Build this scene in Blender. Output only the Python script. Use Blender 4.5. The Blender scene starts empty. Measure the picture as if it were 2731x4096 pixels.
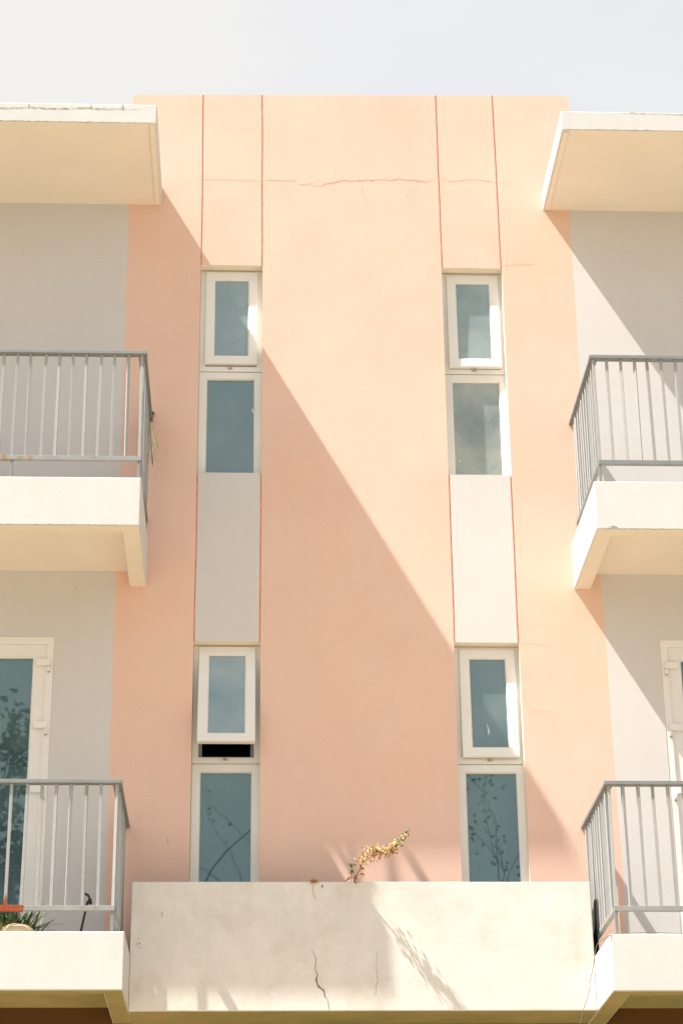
import bpy, bmesh, math, random
from mathutils import Vector, Matrix, Euler, noise
R = math.radians
rnd = random.Random(7)
sc = bpy.context.scene
col = sc.collection

# ------------------------------------------------------------------ camera
cd = bpy.data.cameras.new('camera'); cam = bpy.data.objects.new('camera', cd); col.objects.link(cam)
cd.sensor_fit = 'VERTICAL'; cd.sensor_height = 36.0; cd.lens = 75.470; cd.clip_end = 3000; cd.clip_start = .1
rt = Vector((0.99909288, -0.04140985, -0.00993224)); up = Vector((-0.0076709, -0.40442909, 0.91453719)); fw = Vector((0.04188774, 0.9136314, 0.40437988))
cam.matrix_world = Matrix(((rt.x, up.x, -fw.x, 0), (rt.y, up.y, -fw.y, -14.96), (rt.z, up.z, -fw.z, 0), (0, 0, 0, 1)))
sc.camera = cam

# ------------------------------------------------------------------ light
SUN = Vector((2.632, 1.0, -4.668)).normalized()      # direction the light travels
w = bpy.data.worlds.new("World"); sc.world = w; w.use_nodes = True
nt = w.node_tree; nt.nodes.clear()
def wn(t, **k):
    n = nt.nodes.new(t)
    for a, b in k.items(): setattr(n, a, b)
    return n
out = wn('ShaderNodeOutputWorld'); bg = wn('ShaderNodeBackground'); bg.inputs[1].default_value = .12
sky = wn('ShaderNodeTexSky', sky_type='NISHITA', sun_disc=False)
sky.sun_elevation = math.asin(-SUN.z); sky.sun_rotation = math.atan2(-SUN.x, -SUN.y)
sky.air_density = 1.0; sky.dust_density = 2.5
tc = wn('ShaderNodeTexCoord'); mp = wn('ShaderNodeMapping'); mp.inputs['Scale'].default_value = (1.0, 1.0, 2.2); mp.inputs['Location'].default_value = (4.76, 5.272, 7.59)
mp.inputs['Rotation'].default_value = (0, R(35), 0)
nz = wn('ShaderNodeTexNoise'); nz.inputs['Scale'].default_value = 2.6; nz.inputs['Detail'].default_value = 6; nz.inputs['Roughness'].default_value = .5
rp = wn('ShaderNodeValToRGB'); rp.color_ramp.elements[0].position = .36; rp.color_ramp.elements[0].color = (.75, .75, .75, 1); rp.color_ramp.elements[1].position = .6; rp.color_ramp.elements[1].color = (.95, .95, .95, 1)
mx = wn('ShaderNodeMix', data_type='RGBA'); mx.inputs['B'].default_value = (2.70, 2.63, 2.53, 1)
L = nt.links.new
L(tc.outputs['Generated'], mp.inputs['Vector']); L(mp.outputs[0], nz.inputs['Vector']); L(nz.outputs[0], rp.inputs[0])
L(rp.outputs[0], mx.inputs['Factor']); L(sky.outputs[0], mx.inputs['A']); L(mx.outputs['Result'], bg.inputs[0]); L(bg.outputs[0], out.inputs[0])

sd = bpy.data.lights.new('sun', 'SUN'); so = bpy.data.objects.new('sun', sd); col.objects.link(so)
sd.energy = 3.6; sd.angle = R(.55); sd.color = (1.0, .965, .90)
so.rotation_euler = SUN.to_track_quat('-Z', 'Y').to_euler(); so.location = (-20, -10, 40)

sc.view_settings.view_transform = 'Standard'; sc.view_settings.look = 'None'; sc.view_settings.gamma = 1
sc.view_settings.use_curve_mapping = False; sc.view_settings.exposure = 1.5
sc.cycles.max_bounces = 10; sc.cycles.diffuse_bounces = 6

# ------------------------------------------------------------------ materials
def mat(name, c, rough=.85, var=.05, scale=3., bump=.0, bscale=180., streak=0., metal=0., spec=.3, c2=None, patch=None):
    """procedural paint/plaster: slow mottling, fine tooth, optional vertical streaks, optional patches of a second colour"""
    m = bpy.data.materials.new(name); m.use_nodes = True; t = m.node_tree; n = t.nodes; b = n['Principled BSDF']; l = t.links.new
    b.inputs['Roughness'].default_value = rough; b.inputs['Metallic'].default_value = metal; b.inputs['Specular IOR Level'].default_value = spec
    tc = n.new('ShaderNodeTexCoord')
    a = n.new('ShaderNodeTexNoise'); a.inputs['Scale'].default_value = scale; a.inputs['Detail'].default_value = 6; a.inputs['Roughness'].default_value = .6
    l(tc.outputs['Object'], a.inputs['Vector'])
    r = n.new('ShaderNodeMapRange'); r.inputs[1].default_value = .3; r.inputs[2].default_value = .7; r.inputs[3].default_value = 1 - var; r.inputs[4].default_value = 1 + var
    l(a.outputs[0], r.inputs[0])
    val = r.outputs[0]
    if streak:
        mpn = n.new('ShaderNodeMapping'); mpn.inputs['Scale'].default_value = (7, 7, .55); l(tc.outputs['Object'], mpn.inputs[0])
        s = n.new('ShaderNodeTexNoise'); s.inputs['Scale'].default_value = 1.6; s.inputs['Detail'].default_value = 5; l(mpn.outputs[0], s.inputs['Vector'])
        r2 = n.new('ShaderNodeMapRange'); r2.inputs[1].default_value = .42; r2.inputs[2].default_value = .75; r2.inputs[3].default_value = 1; r2.inputs[4].default_value = 1 - streak
        l(s.outputs[0], r2.inputs[0])
        mm = n.new('ShaderNodeMath'); mm.operation = 'MULTIPLY'; l(val, mm.inputs[0]); l(r2.outputs[0], mm.inputs[1]); val = mm.outputs[0]
    if bump:
        fn = n.new('ShaderNodeTexNoise'); fn.inputs['Scale'].default_value = 75; fn.inputs['Detail'].default_value = 4; fn.inputs['Roughness'].default_value = .7; l(tc.outputs['Object'], fn.inputs['Vector'])
        fr = n.new('ShaderNodeMapRange'); fr.inputs[1].default_value = .3; fr.inputs[2].default_value = .7; fr.inputs[3].default_value = .945; fr.inputs[4].default_value = 1.055; l(fn.outputs[0], fr.inputs[0])
        fm = n.new('ShaderNodeMath'); fm.operation = 'MULTIPLY'; l(val, fm.inputs[0]); l(fr.outputs[0], fm.inputs[1]); val = fm.outputs[0]
    base = n.new('ShaderNodeRGB'); base.outputs[0].default_value = (*c, 1); bc = base.outputs[0]
    if c2:
        pn = n.new('ShaderNodeTexNoise'); pn.inputs['Scale'].default_value = patch[0]; pn.inputs['Detail'].default_value = 7; pn.inputs['Roughness'].default_value = .65
        l(tc.outputs['Object'], pn.inputs['Vector'])
        pr = n.new('ShaderNodeMapRange'); pr.inputs[1].default_value = patch[1]; pr.inputs[2].default_value = patch[2]; l(pn.outputs[0], pr.inputs[0])
        mx = n.new('ShaderNodeMix'); mx.data_type = 'RGBA'; l(pr.outputs[0], mx.inputs['Factor']); l(bc, mx.inputs['A']); mx.inputs['B'].default_value = (*c2, 1); bc = mx.outputs['Result']
    v = n.new('ShaderNodeVectorMath'); v.operation = 'SCALE'; l(bc, v.inputs[0]); l(val, v.inputs['Scale']); l(v.outputs[0], b.inputs['Base Color'])
    if bump:
        bn = n.new('ShaderNodeTexNoise'); bn.inputs['Scale'].default_value = bscale; bn.inputs['Detail'].default_value = 4; l(tc.outputs['Object'], bn.inputs['Vector'])
        b2 = n.new('ShaderNodeTexNoise'); b2.inputs['Scale'].default_value = 2.2; b2.inputs['Detail'].default_value = 3; l(tc.outputs['Object'], b2.inputs['Vector'])
        ad = n.new('ShaderNodeMath'); ad.operation = 'MULTIPLY_ADD'; l(b2.outputs[0], ad.inputs[0]); ad.inputs[1].default_value = 3.5; l(bn.outputs[0], ad.inputs[2])
        bp = n.new('ShaderNodeBump'); bp.inputs['Strength'].default_value = bump; bp.inputs['Distance'].default_value = .006; l(ad.outputs[0], bp.inputs['Height']); l(bp.outputs[0], b.inputs['Normal'])
    return m
M = {}
M['peach'] = mat('peach_plaster', (.775, .54, .432), .9, .03, 1.1, .18, 150, .018, c2=(.79, .505, .395), patch=(1.25, .42, .72))
M['grey'] = mat('grey_plaster', (.635, .605, .585), .9, .028, 1.0, .18, 150, .015)
M['brown'] = mat('shade_brown_plaster', (.11, .05, .015), .9, .05, 1.5, .15, 150)  # darkened so the deep shade below the lowest soffit sits in the colour
M['groove'] = mat('orange_groove', (.80, .41, .29), .9, .2, 14)
M['white'] = mat('white_plaster', (.64, .625, .605), .9, .03, 2., .15, 150, .04)
M['parapet'] = mat('stained_white_plaster', (.72, .68, .632), .9, .06, 3.2, .22, 130, .05, c2=(.60, .545, .47), patch=(2.3, .50, .78))
M['soffit'] = mat('cream_soffit', (.83, .745, .63), .9, .04, 1.5, .15, 120)
M['olive'] = mat('olive_soffit', (.46, .39, .21), .9, .08, 2.2, .2, 110, c2=(.27, .29, .13), patch=(.9, .45, .70))  # olive underside with darker green patches
M['reveal'] = mat('cream_reveal', (.80, .74, .63), .9, .05, 4.)
M['pvc'] = mat('white_frame_plastic', (.80, .77, .73), .38, .03, 5., spec=.45)
M['dirt'] = mat('grimy_plastic', (.46, .38, .26), .7, .15, 9.)
M['metal'] = mat('grey_painted_metal', (.225, .235, .235), .5, .08, 9., .25, 260, spec=.4, c2=(.30, .17, .09), patch=(7.5, .67, .72))
M['bar'] = mat('pale_grey_bar', (.355, .36, .355), .5, .1, 9., .25, 260, spec=.4, c2=(.28, .18, .11), patch=(11., .66, .72))
M['rust'] = mat('rusty_metal', (.30, .305, .30), .6, .1, 9., .4, 200, c2=(.33, .19, .10), patch=(16., .57, .63))
M['orange'] = mat('orange_paint', (.29, .065, .022), .7, .4, 40., .3, 200)
M['graycrack'] = mat('weathered_edge', (.33, .28, .22), .95, .4, 30)
M['crack'] = mat('crack_line', (.47, .31, .225), .95, .3, 60)
M['darkcrack'] = mat('dark_crack_line', (.22, .165, .10), .95, .4, 60)
M['cable'] = mat('dull_cable', (.16, .13, .10), .8)
M['beige'] = mat('beige_cloth', (.62, .53, .42), .95, .2, 20., .4, 300)
M['darkcloth'] = mat('dark_teal_cloth', (.035, .05, .05), .8, .35, 14., .3, 90)
M['black'] = mat('black_rubber', (.02, .028, .03), .5, .2, 20)
M['darkgrass'] = mat('dark_leaf', (.045, .10, .025), .6, .3, 30.)
M['dryleaf'] = mat('dry_leaf', (.42, .17, .045), .8, .35, 60.)
M['paleleaf'] = mat('sunlit_pale_leaf', (.72, .60, .34), .75, .2, 60.)
M['greenleaf'] = mat('green_leaf', (.14, .20, .05), .6, .25, 60.)
M['straw'] = mat('straw', (.55, .44, .17), .85, .2, 40.)
M['twig'] = mat('dry_twig', (.28, .14, .06), .9, .2, 40.)
M['clay'] = mat('cream_clay', (.66, .52, .33), .8, .07, 12., .3, 60, .1)
M['soil'] = mat('soil', (.07, .05, .035), 1, .3, 20.)
M['room'] = mat('dim_room', (.055, .055, .05), .95, .1, 2.)  # near-black base colour paints in the darkness of the unlit rooms
M['blind'] = mat('beige_blind', (.62, .53, .42), .9, .05, 6.)
M['bark'] = mat('bark', (.10, .075, .05), .95, .3, 12., .5, 30)
M['tleaf'] = mat('tree_leaf', (.05, .085, .03), .6, .35, 4.)
M['lawn'] = mat('lawn_grass', (.27, .205, .085), 1, .25, .9, .5, 40)
M['pave'] = mat('sandy_paving', (.43, .36, .28), .95, .12, .8, .3, 30)
M['ground'] = mat('dark_scrub', (.10, .10, .06), 1, .2, .15)
M['roof'] = mat('grey_roofing', (.35, .34, .32), .95, .1, 2)
def glass(name, film=0., fc=(.62, .66, .62), refl=.19):
    """tinted coated pane: mirror + tinted view through; `film` = share of a pale diffuse colour mixed over it"""
    m = bpy.data.materials.new(name); m.use_nodes = True; t = m.node_tree; n = t.nodes; l = t.links.new; n.remove(n['Principled BSDF'])
    o = n['Material Output']; tr = n.new('ShaderNodeBsdfTransparent'); tr.inputs[0].default_value = (.40, .52, .52, 1)
    g = n.new('ShaderNodeBsdfGlossy'); g.inputs[0].default_value = (.68, .89, .92, 1); g.inputs['Roughness'].default_value = .012
    tc = n.new('ShaderNodeTexCoord'); nz = n.new('ShaderNodeTexNoise'); nz.inputs['Scale'].default_value = 1.4; l(tc.outputs['Object'], nz.inputs['Vector'])
    bp = n.new('ShaderNodeBump'); bp.inputs['Strength'].default_value = .02; bp.inputs['Distance'].default_value = .05; l(nz.outputs[0], bp.inputs['Height']); l(bp.outputs[0], g.inputs['Normal'])
    mx = n.new('ShaderNodeMixShader'); mx.inputs[0].default_value = refl; l(tr.outputs[0], mx.inputs[1]); l(g.outputs[0], mx.inputs[2])
    f = mx
    if film:
        d = n.new('ShaderNodeBsdfDiffuse'); d.inputs[0].default_value = (*fc, 1)
        n2 = n.new('ShaderNodeTexNoise'); n2.inputs['Scale'].default_value = 2.4; n2.inputs['Detail'].default_value = 4; l(tc.outputs['Object'], n2.inputs['Vector'])
        r = n.new('ShaderNodeMapRange'); r.inputs[1].default_value = .3; r.inputs[2].default_value = .7; r.inputs[3].default_value = film * .45; r.inputs[4].default_value = film * 1.6; l(n2.outputs[0], r.inputs[0])
        f = n.new('ShaderNodeMixShader'); l(r.outputs[0], f.inputs[0]); l(mx.outputs[0], f.inputs[1]); l(d.outputs[0], f.inputs[2])
    l(f.outputs[0], o.inputs[0]); return m
M['glass'] = glass('tinted_glass', .30, (.22, .34, .36), .175)
M['glass_a'] = glass('pale_tinted_glass', .29, (.58, .65, .62), .25)
M['glass_b'] = glass('greyed_tinted_glass', .22, (.36, .46, .46), .21)
M['glass_c'] = glass('milky_tinted_glass', .36, (.62, .63, .57))

# ------------------------------------------------------------------ mesh helpers
class MB:
    def __init__(s): s.bm = bmesh.new(); s.mats = []
    def mi(s, m):
        if m not in s.mats: s.mats.append(m)
        return s.mats.index(m)
    def face(s, pts, m):
        f = s.bm.faces.new([s.bm.verts.new(p) for p in pts]); f.material_index = s.mi(m); return f
    def box(s, x0, x1, y0, y1, z0, z1, m, bevel=0., skip=()):
        v = [s.bm.verts.new((x, y, z)) for x in (x0, x1) for y in (y0, y1) for z in (z0, z1)]
        F = {'-x': (0, 1, 3, 2), '+x': (4, 6, 7, 5), '-y': (0, 4, 5, 1), '+y': (2, 3, 7, 6), '-z': (0, 2, 6, 4), '+z': (1, 5, 7, 3)}
        fs = []
        mm = m if isinstance(m, dict) else {}
        for k, idx in F.items():
            if k in skip: continue
            f = s.bm.faces.new([v[i] for i in idx]); f.material_index = s.mi(mm.get(k, mm.get('*')) if mm else m); fs.append(f)
        if bevel:
            es = list({e for f in fs for e in f.edges})
            bmesh.ops.bevel(s.bm, geom=es, offset=bevel, segments=2, affect='EDGES', profile=.5, clamp_overlap=True)
    def ring(s, x0, x1, z0, z1, wd, yf, yb, m, inner=.0):
        """mitred rectangular frame; the inner edge is chamfered back by `inner`"""
        o = [(x0, z0), (x1, z0), (x1, z1), (x0, z1)]
        i = [(x0 + wd, z0 + wd), (x1 - wd, z0 + wd), (x1 - wd, z1 - wd), (x0 + wd, z1 - wd)]
        c = .004
        oi = [(x0 + c, z0 + c), (x1 - c, z0 + c), (x1 - c, z1 - c), (x0 + c, z1 - c)]
        e = .009
        im = [(x0 + wd - e, z0 + wd - e), (x1 - wd + e, z0 + wd - e), (x1 - wd + e, z1 - wd + e), (x0 + wd - e, z1 - wd + e)]
        for k in range(4):
            j = (k + 1) % 4
            P = lambda a, y: (a[0], y, a[1])
            s.face([P(oi[k], yf), P(oi[j], yf), P(im[j], yf), P(im[k], yf)], m)
            s.face([P(o[k], yf + c), P(o[j], yf + c), P(oi[j], yf), P(oi[k], yf)], m)
            s.face([P(o[k], yb), P(o[j], yb), P(o[j], yf + c), P(o[k], yf + c)], m)
            s.face([P(im[k], yf), P(im[j], yf), P(i[j], yf + inner), P(i[k], yf + inner)], m)
            s.face([P(i[k], yf + inner), P(i[j], yf + inner), P(i[j], yb), P(i[k], yb)], m)
            s.face([P(o[j], yb), P(o[k], yb), P(i[k], yb), P(i[j], yb)], m)
    def tube(s, pts, rad, m, seg=8, cap=True):
        pts = [Vector(p) for p in pts]; n = len(pts)
        rs = rad if isinstance(rad, (list, tuple)) else [rad] * n
        prev = None; ref = None
        for i, p in enumerate(pts):
            d = (pts[min(i + 1, n - 1)] - pts[max(i - 1, 0)]).normalized()
            if ref is None: ref = d.orthogonal().normalized()
            ref = (ref - d * ref.dot(d)).normalized(); b = d.cross(ref)
            ring = [s.bm.verts.new(p + (ref * math.cos(a) + b * math.sin(a)) * rs[i]) for a in [2 * math.pi * k / seg for k in range(seg)]]
            if prev:
                for k in range(seg):
                    f = s.bm.faces.new([prev[k], prev[(k + 1) % seg], ring[(k + 1) % seg], ring[k]]); f.material_index = s.mi(m); f.smooth = True
            elif cap: f = s.bm.faces.new(list(reversed(ring))); f.material_index = s.mi(m)
            prev = ring
        if cap: f = s.bm.faces.new(prev); f.material_index = s.mi(m)
    def ribbon(s, pts, wid, y, m, rough=.35):
        """a crack: a thin strip of uneven width lying on a wall face at depth y; pts are (x, z)"""
        P = []
        for a, b in zip(pts, pts[1:]):
            k = max(2, int(math.dist(a, b) / .018))
            for i in range(k):
                t = i / k; P.append((a[0] + (b[0] - a[0]) * t + rnd.gauss(0, .0022), a[1] + (b[1] - a[1]) * t + rnd.gauss(0, .0022)))
        P.append(pts[-1]); n = len(P); prev = None
        for i, p in enumerate(P):
            q = P[min(i + 1, n - 1)]; o = P[max(i - 1, 0)]
            d = Vector((q[0] - o[0], q[1] - o[1])).normalized(); nn = Vector((-d.y, d.x))
            e = min(i, n - 1 - i) / max(1, n * .15); ww = (wid(i / (n - 1)) if callable(wid) else wid) * min(1, .25 + e) * (1 + rnd.uniform(-rough, rough)) / 2
            cur = [s.bm.verts.new((p[0] + nn.x * ww, y, p[1] + nn.y * ww)), s.bm.verts.new((p[0] - nn.x * ww, y, p[1] - nn.y * ww))]
            if prev: f = s.bm.faces.new([prev[0], prev[1], cur[1], cur[0]]); f.material_index = s.mi(m)
            prev = cur
    def leaf(s, p, d, ln, wd, m, roll=None):
        d = d.normalized(); a = d.orthogonal(); a.rotate(Matrix.Rotation(rnd.uniform(0, 6.28) if roll is None else roll, 3, d)); b = d.cross(a)
        p = Vector(p); c = b * ln * .12
        self_pts = [p, p + d * ln * .35 + a * wd / 2 + c, p + d * ln * .75 + a * wd * .38 + c, p + d * ln, p + d * ln * .75 - a * wd * .38 + c, p + d * ln * .35 - a * wd / 2 + c]
        v = [s.bm.verts.new(q) for q in self_pts]
        f = s.bm.faces.new([v[0], v[1], v[2], v[3]]); f.material_index = s.mi(m)
        f = s.bm.faces.new([v[0], v[3], v[4], v[5]]); f.material_index = s.mi(m)
    def build(s, name, parent=None, fix=False, origin=None):
        if fix: bmesh.ops.recalc_face_normals(s.bm, faces=s.bm.faces[:])
        me = bpy.data.meshes.new(name)
        if origin is not None: bmesh.ops.translate(s.bm, verts=s.bm.verts[:], vec=-Vector(origin))
        s.bm.to_mesh(me); s.bm.free()
        for k in s.mats: me.materials.append(M[k])
        return link(bpy.data.objects.new(name, me), parent, origin)
WL = {}
def link(o, parent=None, loc=None):
    col.objects.link(o); wl = Vector(loc) if loc is not None else Vector((0, 0, 0)); WL[o.name] = wl
    if parent is not None:
        o.parent = parent; o.location = wl - WL[parent.name]
    else: o.location = wl
    return o
def empty(name, loc): return link(bpy.data.objects.new(name, None), None, loc)
def tag(o, label, cat, group=None, kind=None):
    o['label'] = label; o['category'] = cat
    if group: o['group'] = group
    if kind: o['kind'] = kind
    return o

# ------------------------------------------------------------------ setting
G = -1.6
def sheet(name, x0, x1, y0, y1, z, m):
    b = MB(); b.face([(x0, y0, z), (x1, y0, z), (x1, y1, z), (x0, y1, z)], m); o = b.build(name); o['kind'] = 'structure'; return o
sheet('ground', -900, 900, -900, 900, G, 'ground')
sheet('pavement', -40, 40, -19, -4.5, G + .008, 'pave')
sheet('lawn', -40, 40, -4.5, -.02, G + .012, 'lawn')

# ------------------------------------------------------------------ building
bld = empty('apartment_building', (.8, 3.5, G))
tag(bld, 'peach and grey plastered apartment block with white balconies, narrow windows and a flat roof', 'building')
def lerp(tab, z):
    if z <= tab[0][0]: return tab[0][1]
    for (a, x), (b, y) in zip(tab, tab[1:]):
        if z <= b: return x + (y - x) * (z - a) / (b - a)
    return tab[-1][1]
GW = .0105
XW0, XW1 = -6.0, 7.6
def gx(base, top):
    def f(z):
        x = base + (top - base) * max(0, min(1, (z - 8.78) / 1.6)) if z > 8.78 else base
        if 6.944 < z or z < 5.6: pass
        return x
    return f
jit = lambda z, s: noise.noise(Vector((z * 2.3, s * 7.7, 0))) * .004
inwin = lambda z: 6.94 <= z <= 8.785 or 3.7 <= z <= 5.575
lines = [lambda z: XW0, lambda z: -2.36, lambda z: -1.442,
    lambda z: -1.007 + (0 if z > 9.34 else jit(z * .4, 9) * .8),
    lambda z: gx(-.4205, -.430)(z) + (0 if inwin(z) else jit(z, 1)), lambda z: gx(-.4205, -.430)(z) + GW + (0 if inwin(z) else jit(z, 1)),
    lambda z: gx(.065, .060)(z) + (0 if inwin(z) else jit(z, 2)), lambda z: gx(.065, .060)(z) + GW + (0 if inwin(z) else jit(z, 2)),
    lambda z: gx(1.512, 1.505)(z) + (0 if inwin(z) else jit(z, 3)), lambda z: gx(1.512, 1.505)(z) + GW + (0 if inwin(z) else jit(z, 3)),
    lambda z: gx(1.988, 1.978)(z) + (0 if inwin(z) else jit(z, 4)), lambda z: gx(1.988, 1.978)(z) + GW + (0 if inwin(z) else jit(z, 4)),
    lambda z: 2.623 if z > 9.36 else lerp([(3.7, 2.669), (4.5, 2.657), (5.8, 2.646), (6.12, 2.636), (7.3, 2.600), (7.9, 2.578), (9.33, 2.573)], z),
    lambda z: 3.051, lambda z: 3.97, lambda z: XW1]
key = [G, 2.94, 3.0, 3.733, 5.567, 5.597, 6.944, 8.778, 9.345, 9.42, 10.425]
rows = []
for a, b in zip(key, key[1:]):
    k = max(1, int((b - a) / .16)) if a > 2.7 else 1
    rows += [a + (b - a) * i / k for i in range(k)]
rows.append(key[-1])
NC = len(lines) - 1
def cell(c, z):
    """material and depth of a facade cell; None = opening; c is the column, z the cell's middle"""
    if z > 9.42 and not 3 <= c <= 11: return 'none', 0
    if z < 2.94: return 'brown', 0  # ground-floor shade is put into the wall colour
    if c in (1, 13) and 3.0 < z < 5.597: return 'hole', .09
    pan = 5.567 < z < 6.944; topz = z > 8.778; win = (6.944 < z < 8.778) or (3.733 < z < 5.567)
    if 4 <= c <= 6 or 8 <= c <= 10:
        if win: return 'hole', .125
        if z > 3.733:
            if c in (4, 6, 8, 10): return 'groove', .010
            return ('grey', 0) if pan else ('peach', 0)
        return 'peach', 0
    if c <= 2 or c >= 12: return 'grey', 0
    return 'peach', 0
wm = MB()
def ztop(x, z): return z + (.0165 * (x - .8) if z > 10.4 else 0)
GR = [[cell(c, (a + b) / 2) for c in range(NC)] for a, b in zip(rows, rows[1:])]
for i, (a, b) in enumerate(zip(rows, rows[1:])):
    for c in range(NC):
        m, d = GR[i][c]
        if m == 'none': continue
        xa0, xa1, xb0, xb1 = lines[c](a), lines[c + 1](a), lines[c](b), lines[c + 1](b)
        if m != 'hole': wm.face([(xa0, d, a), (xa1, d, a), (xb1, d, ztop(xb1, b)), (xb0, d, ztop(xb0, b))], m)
        rm = lambda nb: 'reveal' if m == 'hole' else m
        # reveals toward shallower neighbours
        if c > 0 and d - GR[i][c - 1][1] > .001 and GR[i][c - 1][0] != 'none': wm.face([(xa0, GR[i][c - 1][1], a), (xa0, d, a), (xb0, d, ztop(xb0, b)), (xb0, GR[i][c - 1][1], ztop(xb0, b))], rm(0))
        if c < NC - 1 and d - GR[i][c + 1][1] > .001 and GR[i][c + 1][0] != 'none': wm.face([(xa1, d, a), (xa1, GR[i][c + 1][1], a), (xb1, GR[i][c + 1][1], ztop(xb1, b)), (xb1, d, ztop(xb1, b))], rm(0))
        if i > 0 and d - GR[i - 1][c][1] > .001: wm.face([(xa0, GR[i - 1][c][1], a), (xa1, GR[i - 1][c][1], a), (xa1, d, a), (xa0, d, a)], rm(0))
        if i < len(GR) - 1 and d - GR[i + 1][c][1] > .001: wm.face([(xb0, d, b), (xb1, d, b), (xb1, GR[i + 1][c][1], b), (xb0, GR[i + 1][c][1], b)], 'soffit' if m == 'hole' else m)
# the rest of the shell
BK = 7.0
wm.face([(XW0, 0, G), (XW0, 0, 9.42), (XW0, BK, 9.42), (XW0, BK, G)], 'grey'); wm.face([(XW1, 0, G), (XW1, BK, G), (XW1, BK, 9.42), (XW1, 0, 9.42)], 'grey')
wm.face([(XW0, BK, G), (XW0, BK, 9.42), (XW1, BK, 9.42), (XW1, BK, G)], 'grey')
tx0, tx1 = -1.007, 2.623; tz0, tz1 = ztop(tx0, 10.425), ztop(tx1, 10.425); TB = 3.2
wm.face([(tx0, 0, 9.42), (tx0, 0, tz0), (tx0, TB, tz0), (tx0, TB, 9.42)], 'peach'); wm.face([(tx1, 0, 9.42), (tx1, TB, 9.42), (tx1, TB, tz1), (tx1, 0, tz1)], 'peach')
wm.face([(tx0, 0, tz0), (tx1, 0, tz1), (tx1, TB, tz1), (tx0, TB, tz0)], 'peach'); wm.face([(tx0, TB, 9.42), (tx0, TB, tz0), (tx1, TB, tz1), (tx1, TB, 9.42)], 'peach')
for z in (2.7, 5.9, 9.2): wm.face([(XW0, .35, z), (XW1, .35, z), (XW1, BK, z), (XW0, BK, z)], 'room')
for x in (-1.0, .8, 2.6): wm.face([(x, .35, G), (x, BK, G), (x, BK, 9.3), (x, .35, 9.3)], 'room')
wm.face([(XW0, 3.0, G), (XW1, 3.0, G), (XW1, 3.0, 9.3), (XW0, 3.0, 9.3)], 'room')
# hairline cracks in the render
CR = [[(-.48, 9.573), (-.316, 9.578), (-.116, 9.579), (.03, 9.569), (.055, 9.572)], [(.09, 9.585), (.231, 9.579), (.355, 9.587)], [(.367, 9.54), (.45, 9.55), (.495, 9.559)],
 [(.468, 9.535), (.522, 9.528), (.577, 9.548), (.669, 9.577), (.742, 9.591), (.779, 9.586), (.87, 9.591), (.907, 9.598), (.962, 9.593), (1.054, 9.605), (1.118, 9.595), (1.182, 9.612), (1.237, 9.602), (1.292, 9.601), (1.347, 9.591), (1.365, 9.595), (1.405, 9.583), (1.439, 9.597), (1.503, 9.596)],
 [(1.53, 9.613), (1.567, 9.605), (1.631, 9.589), (1.678, 9.603), (1.733, 9.608), (1.798, 9.62), (1.88, 9.608), (1.974, 9.59)], [(1.998, 9.588), (2.1, 9.584)],
 [(.87, 9.553), (.88, 9.51), (.883, 9.457), (.913, 9.393), (.94, 9.351), (.95, 9.313)], [(2.006, 8.79), (2.028, 8.81), (2.067, 8.808), (2.104, 8.817), (2.191, 8.816), (2.27, 8.83)],
 [(1.50, 6.86), (1.40, 6.85), (1.33, 6.83)], [(2.02, 5.55), (2.10, 5.56), (2.18, 5.545), (2.25, 5.56)], [(2.04, 5.04), (2.15, 5.03), (2.24, 5.035)]]
WD = [.0026, .004, .004, .005, .004, .002, .002, .0028, .0015, .0016, .0016]
for p, q in zip(CR, WD): wm.ribbon(p, q, -.0015, 'crack')
for x, z, l in ((-.58, 4.08, .05), (2.335, 3.98, .03), (1.25, 9.45, .02), (-1.3, 6.0, .03)): wm.ribbon([(x, z), (x + .004, z - l)], .006, -.0015, 'crack')
wm.build('wall', bld)

# roof slabs
def roof(x0, x1, side):
    b = MB(); zb, zt, yf = 9.333, 9.502, -1.159
    b.box(x0, x1, yf, BK + .4, zb, zt, {'*': 'white', '-z': 'soffit', '+z': 'roof'}, bevel=.006)
    e = x1 if side < 0 else x0; s = -side
    for k in range(2):     # dark drip line and chipped paint below the edge
        pass
    b.box(min(e - s * .012, e - s * .055), max(e - s * .012, e - s * .055), yf + .02, -.02, zb - .009, zb - .001, 'soffit', bevel=.003)
    if side < 0:
        b.ribbon([(-2.6, 9.452), (-2.2, 9.455), (-1.9, 9.45), (-1.72, 9.458), (-1.5, 9.452), (-1.3, 9.462), (-1.15, 9.456), (-1.0, 9.458), (-.86, 9.462)], .006, yf - .002, 'graycrack', .7)
        for x, l in ((-1.72, .04), (-1.245, .04), (-1.005, .045), (-2.3, .05)): b.ribbon([(x, 9.497), (x + .004, 9.497 - l)], .008, yf - .002, 'graycrack')
        b.ribbon([(x0, 9.3335), (-1.4, 9.335), (-.76, 9.337)], .006, yf - .0015, 'graycrack', .9)
    else:
        b.ribbon([(2.8, 9.49), (3.0, 9.493), (3.3, 9.49), (3.7, 9.494)], .004, yf - .002, 'graycrack', .7)
        b.ribbon([(2.38, 9.336), (2.9, 9.336), (3.6, 9.335)], .004, yf - .0015, 'graycrack', .9)
    return b.build('roof_slab', bld)
roof(-6.3, -.744, -1); roof(2.356, 7.9, 1)

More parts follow.
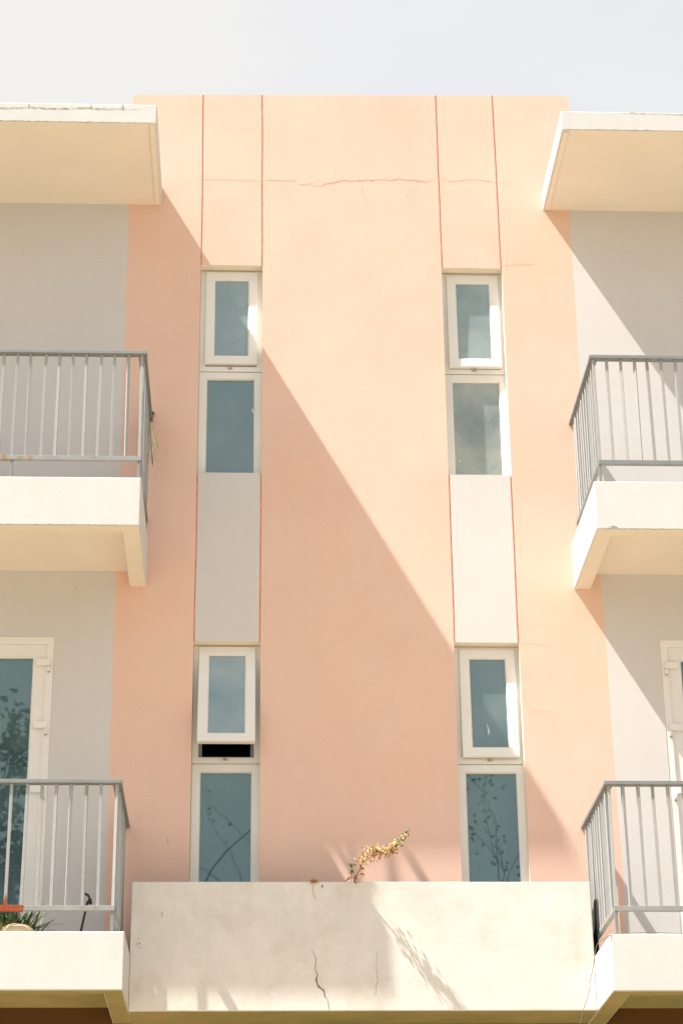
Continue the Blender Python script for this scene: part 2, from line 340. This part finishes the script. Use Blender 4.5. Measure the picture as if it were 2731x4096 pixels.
# balconies: slab with a downstand edge beam and a low upstand kerb
def balcony(x0, x1, zb, zt, soff, und, xcut=None):
    b = MB(); yf = -1.147; bw = .13; zs = zb + soff; fl = zt - .10
    o = [(x0, -.001), (x0, yf), (x1, yf), (x1, -.001)]; i = [(x0 + bw, -.001), (x0 + bw, yf + bw), (x1 - bw, yf + bw), (x1 - bw, -.001)]
    bev = .008
    for k in range(3):
        j = k + 1
        A, B, C, D = o[k], o[j], i[j], i[k]
        b.face([(*A, zb), (*B, zb), (*B, zt), (*A, zt)], 'white')
        b.face([(*A, zt), (*B, zt), (*C, zt), (*D, zt)], 'white')
        b.face([(*D, fl), (*C, fl), (*C, zt), (*D, zt)], 'white')
        b.face([(*A, zb), (*D, zb), (*C, zb), (*B, zb)], und)
        b.face([(*D, zb), (*D, zs), (*C, zs), (*C, zb)], und)
    b.face([(i[0][0], -.001, zs), (i[1][0], i[1][1], zs), (i[2][0], i[2][1], zs), (i[3][0], -.001, zs)], und)
    b.face([(i[0][0], -.001, fl), (i[3][0], -.001, fl), (i[2][0], i[2][1], fl), (i[1][0], i[1][1], fl)], 'roof')
    bmesh.ops.remove_doubles(b.bm, verts=b.bm.verts[:], dist=.0004); bmesh.ops.recalc_face_normals(b.bm, faces=b.bm.faces[:])
    es = [e for e in b.bm.edges if len(e.link_faces) == 2 and e.calc_face_angle(0) > 1 and all(abs(v.co.z - zs) > .01 and abs(v.co.z - fl) > .01 for v in e.verts)]
    bmesh.ops.bevel(b.bm, geom=es, offset=bev, segments=2, affect='EDGES', profile=.5)
    return b
def bx(xin, side): return (xin - 3.5, xin) if side < 0 else (xin, xin + 3.5)
b = balcony(*bx(-.778, -1), 5.997, 6.370, .123, 'soffit')
b.ribbon([(-2.2, 5.998), (-1.4, 5.999), (-.80, 5.999)], .004, -1.149, 'graycrack', .9); b.build('balcony', bld)
b = balcony(*bx(2.432, 1), 5.997, 6.370, .123, 'soffit')
b.ribbon([(2.46, 6.0), (2.55, 6.003), (2.6, 5.999), (3.3, 5.999)], .005, -1.149, 'graycrack', .9)
b.ribbon([(2.51, 6.006), (2.545, 6.018), (2.585, 6.005)], .010, -1.149, 'graycrack', .9); b.build('balcony', bld)
b = balcony(*bx(-.795, -1), 2.764, 3.143, .11, 'olive'); b.build('balcony', bld)
b = balcony(*bx(2.352, 1), 2.752, 3.125, .11, 'olive'); b.build('balcony', bld)

# planter trough between the lower balconies
b = MB()
px0, px1, pz, py = -.794, 2.351, 3.637, -.475
b.box(px0, px1, py, py + .10, 2.757, pz, {'*': 'parapet', '-z': 'olive'}, bevel=.007)
b.box(px0, px1, py + .101, -.001, 2.758, 2.86, {'*': 'parapet', '-z': 'olive'})
b.face([(px0, py + .101, 3.40), (px1, py + .101, 3.40), (px1, -.001, 3.42), (px0, -.001, 3.42)], 'soil')
b.ribbon([(.427, 3.179), (.446, 3.142), (.457, 3.093), (.454, 3.039), (.467, 2.996), (.46, 2.964), (.479, 2.921), (.506, 2.895), (.516, 2.857), (.538, 2.825), (.545, 2.762)], lambda t: .0035 + .009 * max(0, 1 - abs(t - .6) / .22), py - .0015, 'darkcrack', .5)
b.ribbon([(.87, 3.147), (.866, 3.039), (.875, 2.964), (.86, 2.91), (.854, 2.846)], .0022, py - .0015, 'graycrack')
b.ribbon([(.505, 3.617), (.503, 3.592)], .012, py - .0015, 'darkcrack'); b.ribbon([(-.585, 3.43), (-.583, 3.39)], .005, py - .0015, 'darkcrack')
for x, z in ((-.75, 3.215), (-.735, 3.22), (-.73, 3.19), (-.74, 3.25)): b.ribbon([(x, z), (x + .006, z - .012)], .008, py - .0015, 'darkcrack')
b.build('planter_trough', bld)

# railings
bal_mesh = {}
def baluster_mesh(h, key, m):
    if key not in bal_mesh:
        b = MB(); b.box(-.0105, .0105, -.0105, .0105, 0, h, m, bevel=.0015)
        me = bpy.data.meshes.new('baluster'); b.bm.to_mesh(me); b.bm.free()
        for k in b.mats: me.materials.append(M[k])
        bal_mesh[key] = me
    return bal_mesh[key]
def railing(xc, side, ztop_, zbr, zslab, vis, rusty=()):
    """xc = x of the corner baluster, side -1: the balcony lies to the left of it"""
    yb = -1.093; s = side; xe = xc + s * 3.42; out = -s * .032
    b = MB(); ho = .03
    xo = xc - s * .033
    zt, zb = ztop_, ztop_ - .026
    x0, x1 = sorted((xo, xe - s * -.033))
    b.box(x0, x1, yb - ho, yb + ho, zb, zt, 'metal', bevel=.002)
    for xx in (xc, xe):
        xa, xb = xx - .03, xx + .03
        b.box(xa, xb, yb + ho + .0005, -.002, zb + .0005, zt - .0005, 'metal', bevel=.002)
    rl = b.build('railing', bld)
    b = MB(); h2 = .016
    b.box(min(xc, xe) - .012, max(xc, xe) + .012, yb - h2, yb + h2, zbr - .034, zbr, 'rust' if 'b' in rusty else 'metal', bevel=.002)
    for xx in (xc, xe): b.box(xx - h2, xx + h2, yb + h2 + .0005, -.002, zbr - .0335, zbr - .0005, 'rust' if 'b' in rusty else 'metal', bevel=.002)
    b.build('bottom_rail', rl)
    rest = MB(); h = zb - zbr
    spots = [(xc + s * .1 * k, yb, k) for k in range(35)] + [(xc, yb + .1 * k, -k) for k in range(1, 11)] + [(xe, yb + .1 * k, 99) for k in range(1, 11)]
    for x, y, k in spots:
        if k <= vis:
            mm = 'rust' if k in rusty else 'bar'
            o = bpy.data.objects.new('baluster', baluster_mesh(h, (round(h, 4), mm), mm)); link(o, rl, (x + rnd.gauss(0, .0018), y, zbr))
            o.rotation_euler = (rnd.gauss(0, .002), rnd.gauss(0, .003), rnd.gauss(0, .16))
        else: rest.box(x - .0105, x + .0105, y - .0105, y + .0105, zbr, zb, 'metal')
    o = rest.build('baluster', rl); o['kind'] = 'stuff'
    for k in (0, 9, 18, 27, 34):
        x = xc + s * .1 * k - .003
        q = MB(); q.box(x - .0105, x + .0105, yb - .0105, yb + .0105, zslab - .01, zbr - .034, 'metal', bevel=.0015); q.build('post', rl)
    for xx in (xc, xe):
        q = MB(); q.box(xx - .0105, xx + .0105, -.06, -.039, zslab - .01, zbr - .034, 'metal', bevel=.0015); q.build('post', rl)
    return rl
railing(-.797, -1, 7.396, 6.554, 6.370, 13, ('b',))
railing(2.495, 1, 7.402, 6.557, 6.370, 9, (4,))
rll = railing(-.878, -1, 4.168, 3.321, 3.143, 10, ('b', 2))
railing(2.411, 1, 4.166, 3.318, 3.125, 8, ('b', 3, -8))
# orange paint smeared on the lower left rail
b = MB(); yb = -1.093
b.box(-2.3, -1.462, yb - .0185, yb + .0185, 3.284, 3.3235, 'orange', bevel=.002)
for k in range(9): b.face([(-1.463, yb - .0183, 3.285 + .004 * k), (-1.463 + rnd.uniform(.004, .02), yb - .0178, 3.287 + .004 * k), (-1.463, yb - .0183, 3.289 + .004 * k)], 'orange')
b.face([(-1.590, yb - .0125, 3.324), (-1.566, yb - .0125, 3.324), (-1.569, yb - .0125, 3.37), (-1.576, yb - .0125, 3.40), (-1.583, yb - .0125, 3.36)], 'orange')
b.build('paint_patch', rll)['label'] = 'orange paint brushed over one end of the grey rail'

# windows
def tilt_x(bm, y0, z0, ang):
    c, s_ = math.cos(ang), math.sin(ang)
    for v in bm.verts:
        y, z = v.co.y - y0, v.co.z - z0
        v.co.y = y0 + c * y + s_ * z; v.co.z = z0 - s_ * y + c * z
def window(x0, zt, ang, dz=0., label=None, blind=False, g1='glass', g2='glass', fl=None, stays=False):
    X = lambda a: x0 + a; Z = lambda a: zt + a
    W = .5005; H = 1.834
    b = MB()
    # outer frame of the opening part
    b.ring(X(.001), X(W - .001), Z(-.913), Z(-.001), .048, .090, .16, 'pvc', .006)
    # fixed light below
    b.ring(X(.0015), X(W - .0015), Z(-H - .06), Z(-.9155), .066, .096, .16, 'pvc', .012)
    b.box(X(.02), X(W - .02), .0945, .0955, Z(-.916), Z(-.9125), 'dirt')
    # grime where the frame meets the plaster
    b.box(X(.003), X(W - .003), .0865, .0895, Z(-.006), Z(-.002), 'dirt')
    fr = b.build('window', bld)
    if label: fr['label'] = label
    b = MB(); sx0, sx1, sz0, sz1 = X(.042), X(.460), Z(-.852 + dz - .004), Z(-.020 + dz * .4)
    b.ring(sx0, sx1, sz0, sz1, .077, .074, .112, 'pvc', .010)
    tilt_x(b.bm, .10, sz1, ang); b.build('sash', fr)
    b = MB(); b.box(sx0 + .07, sx1 - .07, .094, .100, sz0 + .07, sz1 - .07, g1)
    if fl and fl[0] == 1: b.ribbon([(X(u), Z(v)) for u, v in fl[1]], .007, .0925, 'pvc')  # white sliver painted on the pane as a glint
    tilt_x(b.bm, .10, sz1, ang); b.build('pane', fr)
    b = MB(); b.box(X(.06), X(W - .06), .118, .124, Z(-H - .02), Z(-.975), g2)
    if fl and fl[0] == 2: b.ribbon([(X(u), Z(v)) for u, v in fl[1]], .007, .1165, 'pvc')
    b.build('pane', fr)
    b = MB(); b.box(X(.225), X(.262), .078, .0898, Z(-.893), Z(-.882), 'dirt', bevel=.002); b.box(X(.236), X(.251), .070, .0778, Z(-.889), Z(-.874), 'dirt', bevel=.002); b.build('latch', fr)
    if stays:
        for u, e in ((.056, 1), (W - .056, -1)):
            b = MB(); b.tube([(X(u), .135, Z(-.72)), (X(u + e * .006), .02, Z(-.80)), (X(u + e * .004), -.07, Z(-.80))], .006, 'metal', 6)
            b.box(*sorted((X(u - e * .006), X(u + e * .018))), .118, .135, Z(-.86), Z(-.5), 'metal'); b.build('stay', fr)
    if blind:
        b = MB(); n = 24
        for k in range(n):
            xa, xb = X(.02 + .46 * k / n), X(.02 + .46 * (k + 1) / n); ya, yb_ = .22 + .02 * math.sin(k * 1.9), .22 + .02 * math.sin((k + 1) * 1.9)
            b.face([(xa, ya, Z(-1.80)), (xb, yb_, Z(-1.80)), (xb, yb_, Z(-1.32)), (xa, ya, Z(-1.32))], 'blind')
        b.build('curtain', fr)
    return fr
window(-.4205, 8.778, R(.6), g1='glass_a', g2='glass_b', fl=(2, [(.419, -1.225), (.424, -1.24), (.426, -1.262)]))
window(1.512, 8.778, R(1.6), -.012, None, True, 'glass_a', 'glass_c', fl=(2, [(.108, -1.655), (.106, -1.675)]))
window(-.4205, 5.567, R(15.3), 0, 'window with its upper sash propped open over a dark gap', g1='glass_a', stays=True)
window(1.512, 5.567, R(2.2), -.018, g1='glass_b', fl=(1, [(.232, -.62), (.240, -.66), (.238, -.70)]))

# balcony doors
def door(x0, x1, hinge):
    zt, zb = 5.597, 3.02
    b = MB(); b.ring(x0 + .0005, x1 - .0005, zb, zt - .0005, .056, .003, .12, 'pvc', .004); d = b.build('door', bld)
    b = MB(); b.ring(x0 + .047, x1 - .047, zb + .05, zt - .055, .108, .018, .08, 'pvc', .012)
    b.box(x0 + .135, x1 - .135,   .0325, .0335, zt - .165, zt - .16, 'dirt'); b.build('leaf', d)
    b = MB(); b.box(x0 + .14, x1 - .14, .044, .050, zb + .14, zt - .15, 'glass'); b.build('pane', d)
    e = x1 if hinge > 0 else x0; s = -hinge
    for z in (5.394, 4.912, 4.430, 3.55):
        b = MB(); xa, xb = sorted((e + s * .026, e + s * .128))
        b.box(xa, xb, -.014, .0175, z - .026, z + .026, 'pvc', bevel=.004)
        cx = e + s * .034
        b.tube([(cx, -.008, z - .074), (cx, -.008, z - .0265)], .0135, 'pvc', 12)
        b.tube([(cx, -.008, z - .078), (cx, -.008, z - .0745)], .0105, 'dirt', 12)
        b.box(cx - .012, cx + .012, -.006, .027, z - .070, z - .030, 'pvc', bevel=.002)
        b.build('hinge', d)
    return d
door(-2.36, -1.442, 1); door(3.051, 3.97, -1)

# ------------------------------------------------------------------ things on the building
# creeper leaning out of the trough
vn = empty('trailing_plant', (.70, -.42, 3.42))
tag(vn, 'half dried creeper with brown and pale leaves leaning out of the white trough', 'plant')
P0 = -.475
def at(x, z, t):     # point seen at (x, z) on the plane y=-.5, moved to depth .475 + t
    k = (14.485 - t) / 14.46; return Vector((x * k, P0 - t, z * k))
spine = [Vector((.70, -.40, 3.41)), at(.722, 3.63, -.02), at(.739, 3.674, .05), at(.76, 3.714, .09), at(.78, 3.767, .13), at(.797, 3.81, .17), at(.827, 3.832, .2), at(.867, 3.842, .23), at(.913, 3.838, .26), at(.959, 3.842, .29), at(.993, 3.866, .32), at(1.02, 3.892, .34), at(1.054, 3.92, .36), at(1.074, 3.95, .37), at(1.105, 3.977, .38)]
b = MB(); b.tube(spine, [.005] * 3 + [.004] * 6 + [.003] * 6, 'twig', 6)
b.tube([Vector((.70, -.40, 3.41)), at(.70, 3.66, -.02), at(.707, 3.70, .0), at(.709, 3.755, .02)], .002, 'twig', 5)
b.tube([at(.76, 3.714, .09), at(.776, 3.70, .10), at(.78, 3.678, .11)], .002, 'twig', 5)
b.tube([at(.72, 3.655, .02), at(.70, 3.662, .03), at(.678, 3.655, .03)], .002, 'twig', 5)
b.build('stem', vn)
lb = MB()
def along(t):
    k = t * (len(spine) - 1); i = min(int(k), len(spine) - 2); return spine[i].lerp(spine[i + 1], k - i)
for k in range(520):
    t = .25 + .75 * rnd.random() ** .95; p = along(t)
    th = .024 if t < .75 else .010
    if t > .78 and rnd.random() < .45: continue
    o = Vector((rnd.gauss(0, th), rnd.gauss(0, th), rnd.gauss(0, th) * (1.0)))
    if .4 < t < .75: o.z += .004
    hi = o.z > -.004  # leaves on the upper side get paler colours, sunlight painted in
    r = rnd.random()
    m = ('paleleaf' if r < .72 else 'dryleaf' if r < .9 else 'greenleaf') if hi else ('dryleaf' if r < .75 else 'paleleaf')
    if t > .78: m = 'paleleaf' if r < .68 else 'greenleaf'
    d = Vector((rnd.gauss(0, 1), rnd.gauss(0, 1) - .2, rnd.gauss(0, 1) + (.5 if hi else -.7)))
    lb.leaf(p + o * .8, d, rnd.uniform(.012, .024), rnd.uniform(.008, .015), m)
for q, m, n in ((at(.708, 3.74, .02), 'greenleaf', 8), (at(.709, 3.70, .02), 'greenleaf', 8), (at(.78, 3.672, .11), 'dryleaf', 7), (at(.682, 3.655, .03), 'dryleaf', 6), (at(.73, 3.648, .03), 'dryleaf', 10), (at(.988, 3.845, .33), 'greenleaf', 8), (at(1.07, 3.94, .37), 'greenleaf', 6)):
    for k in range(n): lb.leaf(q + Vector((rnd.gauss(0, .007), rnd.gauss(0, .007), rnd.gauss(0, .01))), Vector((rnd.gauss(0, 1), rnd.gauss(0, 1), rnd.gauss(0, 1))), rnd.uniform(.014, .024), rnd.uniform(.008, .014), m)
lb.build('foliage', vn)
# dried tuft with a tendril
tf = empty('dried_weed', (.445, -.43, 3.637)); tag(tf, 'small dried brown weed on the rim of the trough with one tendril hanging down', 'weed')
b = MB()
for k in range(26):
    a = Vector((.445 + rnd.gauss(0, .012), -.46 + rnd.gauss(0, .01), 3.638)); pts = [a]
    d = Vector((rnd.gauss(0, .5), rnd.gauss(-.3, .5), .7))
    for j in range(4): d += Vector((rnd.gauss(0, .6), rnd.gauss(-.1, .5), rnd.gauss(-.35, .4))); pts.append(pts[-1] + d.normalized() * .011)
    b.tube(pts, .0016, 'dryleaf', 4)
b.build('stalks', tf)
b = MB(); b.tube([(.448, -.465, 3.642), (.446, -.484, 3.63), (.440, -.483, 3.60), (.442, -.484, 3.555), (.452, -.484, 3.525), (.460, -.485, 3.516), (.466, -.486, 3.525)], .0018, 'straw', 5); b.build('tendril', tf)

# rag on the end of the upper left handrail
rg = empty('rag', (-.76, -.12, 7.38)); tag(rg, 'frayed beige rag hanging from the side rail of the upper left balcony', 'rag')
b = MB()
def cloth(b, top, bot, nu, nv, fold, m, ragged=.0, seed=0):
    """a hanging sheet between a top and a bottom polyline, folded"""
    def pl(L_, u):
        k = u * (len(L_) - 1); i = min(int(k), len(L_) - 2); return Vector(L_[i]).lerp(Vector(L_[i + 1]), k - i)
    V = []
    for i in range(nu + 1):
        u = i / nu; a, c = pl(top, u), pl(bot, u); c = c + Vector((0, 0, 1)) * ragged * noise.noise(Vector((u * 9, seed, 1)))
        row = []
        for j in range(nv + 1):
            t = j / nv; p = a.lerp(c, t); f = fold * (.3 + .7 * t)
            p += Vector((noise.noise(Vector((u * 6, t * 1.2, seed))) * f, math.sin(u * 13 + seed) * f + noise.noise(Vector((u * 5, t * 2, seed + 5))) * f, 0))
            row.append(b.bm.verts.new(p))
        V.append(row)
    for i in range(nu):
        for j in range(nv):
            f = b.bm.faces.new([V[i][j], V[i + 1][j], V[i + 1][j + 1], V[i][j + 1]]); f.material_index = b.mi(m); f.smooth = True
cloth(b, [(-.800, -.10, 7.335), (-.786, -.13, 7.34), (-.772, -.10, 7.30)], [(-.795, -.10, 7.06), (-.765, -.14, 6.99), (-.732, -.09, 7.09), (-.712, -.07, 7.12)], 16, 14, .012, 'beige', .03, 3)
cloth(b, [(-.795, -.16, 7.35), (-.782, -.19, 7.33)], [(-.785, -.17, 7.05), (-.752, -.16, 6.925), (-.725, -.15, 6.94)], 12, 14, .010, 'beige', .03, 8)
cloth(b, [(-.778, -.06, 7.40), (-.770, -.03, 7.40)], [(-.765, -.07, 7.21), (-.755, -.04, 7.25)], 6, 8, .008, 'beige', .03, 12)
b.build('cloth', rg)
b = MB()
cloth(b, [(-.812, -.03, 7.44), (-.795, -.05, 7.46), (-.760, -.04, 7.43)], [(-.80, -.06, 7.33), (-.787, -.06, 7.32), (-.765, -.05, 7.36)], 10, 8, .010, 'darkcloth', .04, 5)
for k in range(8): b.tube([(-.785 + .003 * k, -.05, 7.42), (-.765 + rnd.gauss(0, .008), -.05, 7.43 + rnd.gauss(0, .015)), (-.752 + rnd.gauss(0, .008), -.04, 7.41 + rnd.gauss(0, .02))], .0015, 'darkcloth', 4)
b.build('knot', rg)

# dark cloth behind the side rail of the lower right balcony
b = MB()
cloth(b, [(2.391, -.05, 3.43), (2.391, -.12, 3.50), (2.389, -.17, 3.455), (2.388, -.24, 3.515), (2.388, -.29, 3.475), (2.387, -.36, 3.535), (2.387, -.44, 3.53), (2.388, -.47, 3.50)], [(2.391, -.03, 3.10), (2.388, -.25, 3.10), (2.386, -.47, 3.13)], 28, 16, .007, 'darkcloth', .03, 4)
o = b.build('dark_cloth', None, origin=(2.39, -.25, 3.10)); tag(o, 'ragged dark green cloth hung against the side bars of the lower right balcony', 'cloth')

# potted plant on the lower left balcony
fz = 3.043
pp = empty('potted_plant', (-1.50, -.93, fz)); tag(pp, 'green bladed plant beside a round cream clay pot behind the lower left railing', 'potted plant')
b = MB(); prof = [(.0, .0), (.075, .0), (.11, .03), (.123, .07), (.118, .105), (.098, .130), (.065, .147), (.03, .154), (.0, .155)]
seg = 28; prev = None
for r_, h_ in prof:
    ring = [b.bm.verts.new((-1.505 + r_ * math.cos(2 * math.pi * k / seg) * (1 + .012 * math.cos(7 * 2 * math.pi * k / seg)), -.95 + r_ * math.sin(2 * math.pi * k / seg), fz + h_ * 1.24)) for k in range(seg)]
    if prev:
        for k in range(seg):
            f = b.bm.faces.new([prev[k], prev[(k + 1) % seg], ring[(k + 1) % seg], ring[k]]); f.material_index = b.mi('clay'); f.smooth = True
    prev = ring
bmesh.ops.remove_doubles(b.bm, verts=b.bm.verts[:], dist=.0005); b.build('pot', pp)
def blade(b, p, d, ln, wd, droop, m, n=6):
    p = Vector(p); d = d.normalized(); s = d.cross(Vector((0, 0, 1))).normalized(); prev = None
    for i in range(n + 1):
        t = i / n; ww = wd * (1 - t) ** .7 * min(1, .4 + t * 3) / 2
        cur = [b.bm.verts.new(p + s * ww), b.bm.verts.new(p - s * ww)]
        if prev: f = b.bm.faces.new([prev[0], prev[1], cur[1], cur[0]]); f.material_index = b.mi(m)
        prev = cur; d = (d + Vector((0, 0, -droop / n))).normalized(); p = p + d * ln / n
b = MB()
for k in range(240):
    a = rnd.uniform(0, 6.28); d = Vector((math.cos(a), math.sin(a) * .7, rnd.uniform(.6, 2.2)))
    blade(b, (-1.56 + rnd.gauss(0, .085), -.83 + rnd.gauss(0, .04), fz + .10), d, rnd.uniform(.16, .34), rnd.uniform(.012, .032), rnd.uniform(.4, 1.7), 'darkgrass' if rnd.random() < .8 else 'greenleaf')
for k in range(16):
    d = Vector((rnd.uniform(.4, 1.1), rnd.uniform(-.5, .4), rnd.uniform(.8, 1.5)))
    blade(b, (-1.50 + rnd.gauss(0, .03), -.80 + rnd.gauss(0, .03), fz + .1), d, rnd.uniform(.24, .34), rnd.choice([.004, .004, .006, .016]), rnd.uniform(1.5, 2.8), 'darkgrass' if rnd.random() < .7 else 'straw')
b.build('foliage', pp)
b = MB()
for k in range(60):
    blade(b, (-1.60 + rnd.gauss(0, .035), -1.03 + rnd.gauss(0, .015), fz + .03), Vector((rnd.gauss(0, .4), rnd.gauss(0, .3), 1)), rnd.uniform(.12, .22), rnd.uniform(.003, .006), .5, 'straw')
for k in range(5): blade(b, (-1.52 + rnd.gauss(0, .03), -.95, fz + .15), Vector((rnd.gauss(0, .3), 0, 1)), rnd.uniform(.03, .06), .005, .3, 'straw')
b.build('dry_grass', pp)

# hooked cane
b = MB()
b.tube([(-1.135, -.86, fz), (-1.092, -.97, 3.172), (-1.072, -1.02, 3.25), (-1.052, -1.045, 3.34), (-1.043, -1.05, 3.385)], .0085, 'black', 10)
b.tube([(-1.036, -1.05, 3.374), (-1.042, -1.05, 3.396), (-1.052, -1.05, 3.406), (-1.066, -1.05, 3.410), (-1.078, -1.05, 3.414)], [.008, .009, .010, .0085, .007], 'black', 10)
b.tube([(-1.044, -1.05, 3.39), (-1.034, -1.045, 3.372), (-1.030, -1.04, 3.352), (-1.031, -1.04, 3.343)], [.008, .013, .013, .006], 'black', 10)
o = b.build('cane', None, origin=(-1.135, -.86, fz)); tag(o, 'thin dark cane with a hooked handle leaning inside the lower left railing', 'cane')

# loose cable over the lower right balcony
b = MB(); pts = [(5.0, -1.12, 3.136), (3.2, -1.12, 3.134), (2.831, -1.12, 3.133), (2.637, -1.12, 3.139), (2.50, -1.122, 3.135), (2.437, -1.128, 3.131), (2.380, -1.140, 3.126), (2.343, -1.150, 3.108), (2.272, -1.16, 3.066), (2.248, -1.165, 3.01), (2.228, -1.16, 2.911), (2.203, -1.15, 2.812), (2.197, -1.15, 2.76), (2.182, -1.15, 2.715), (2.154, -1.15, 2.645), (2.123, -1.15, 2.543), (2.07, -1.14, 2.35), (2.05, -1.12, 1.9), (2.08, -1.1, 1.0), (2.1, -1.0, G + .02)]
sm = []
for i in range(len(pts) - 1):
    p0, p1, p2, p3 = [Vector(pts[max(0, min(len(pts) - 1, i + k))]) for k in (-1, 0, 1, 2)]
    for j in range(5):
        t = j / 5; sm.append(.5 * ((2 * p1) + (p2 - p0) * t + (2 * p0 - 5 * p1 + 4 * p2 - p3) * t * t + (3 * p1 - p0 - 3 * p2 + p3) * t ** 3))
b.tube(sm, .0022, 'cable', 6); o = b.build('cable', None, origin=(2.1, -1.0, G)); tag(o, 'thin loose cable drooping past the corner of the lower right balcony', 'cable')

# trees across the yard: they show in the panes
def tree(x, y, H, spread, nl, seed, lsize, label, xmax=99, rad=.16):
    r = random.Random(seed); t = empty('tree', (x, y, G)); tag(t, label, 'tree', 'trees mirrored in the glass')
    tb = MB(); lb = MB(); tips = []
    def limb(p, d, ln, rad, lev):
        if lev >= 2 and p.x > xmax - .8: return
        pts = [p.copy()]; n = 5
        for i in range(n):
            d = (d + Vector((r.gauss(0, .16), r.gauss(0, .16), r.gauss(.03, .1)))).normalized(); pts.append(pts[-1] + d * ln / n)
        tb.tube(pts, [rad * (1 - .5 * i / n) for i in range(n + 1)], 'bark', 7 if lev < 2 else 5, False)
        if lev >= 2: tips.extend(pts[2:])
        if lev < 4:
            for k in range(3 if lev < 3 else 2):
                q = pts[r.choice([3, 4, 5])]; nd = (d + Vector((r.gauss(0, .7), r.gauss(0, .7), r.gauss(.1, .4))) * spread).normalized()
                limb(q, nd, ln * r.uniform(.55, .8), rad * .5, lev + 1)
    limb(Vector((x, y, G)), Vector((0, 0, 1)), H * .42, rad, 0)
    for k in range(nl):
        p = r.choice(tips)
        if p.x > xmax: continue
        p = p + Vector((r.gauss(0, .16), r.gauss(0, .16), r.gauss(0, .16)))
        d = Vector((r.gauss(0, 1), r.gauss(0, 1), r.gauss(-.3, .6))); ls = lsize * r.uniform(.6, 1.3)
        a = d.normalized(); b_ = a.orthogonal().normalized() * ls * .3
        lb.face([p, p + a * ls * .5 + b_, p + a * ls, p + a * ls * .5 - b_], 'tleaf')
    tb.build('trunk', t); lb.build('crown', t)
tree(-6.2, -22.5, 15.2, .9, 6000, 7, .19, 'dense leafy tree that shows mirrored in the glass of the left balcony door', -2.9)
tree(5.0, -23.5, 15.5, 1.0, 2600, 11, .075, 'sparse thin tree that shows mirrored in the lower right window pane', 99, .12)
tree(-1.9, -24.0, 16.0, 1.0, 260, 22, .09, 'almost bare thin tree that shows mirrored in the lower left window pane', 99, .075)
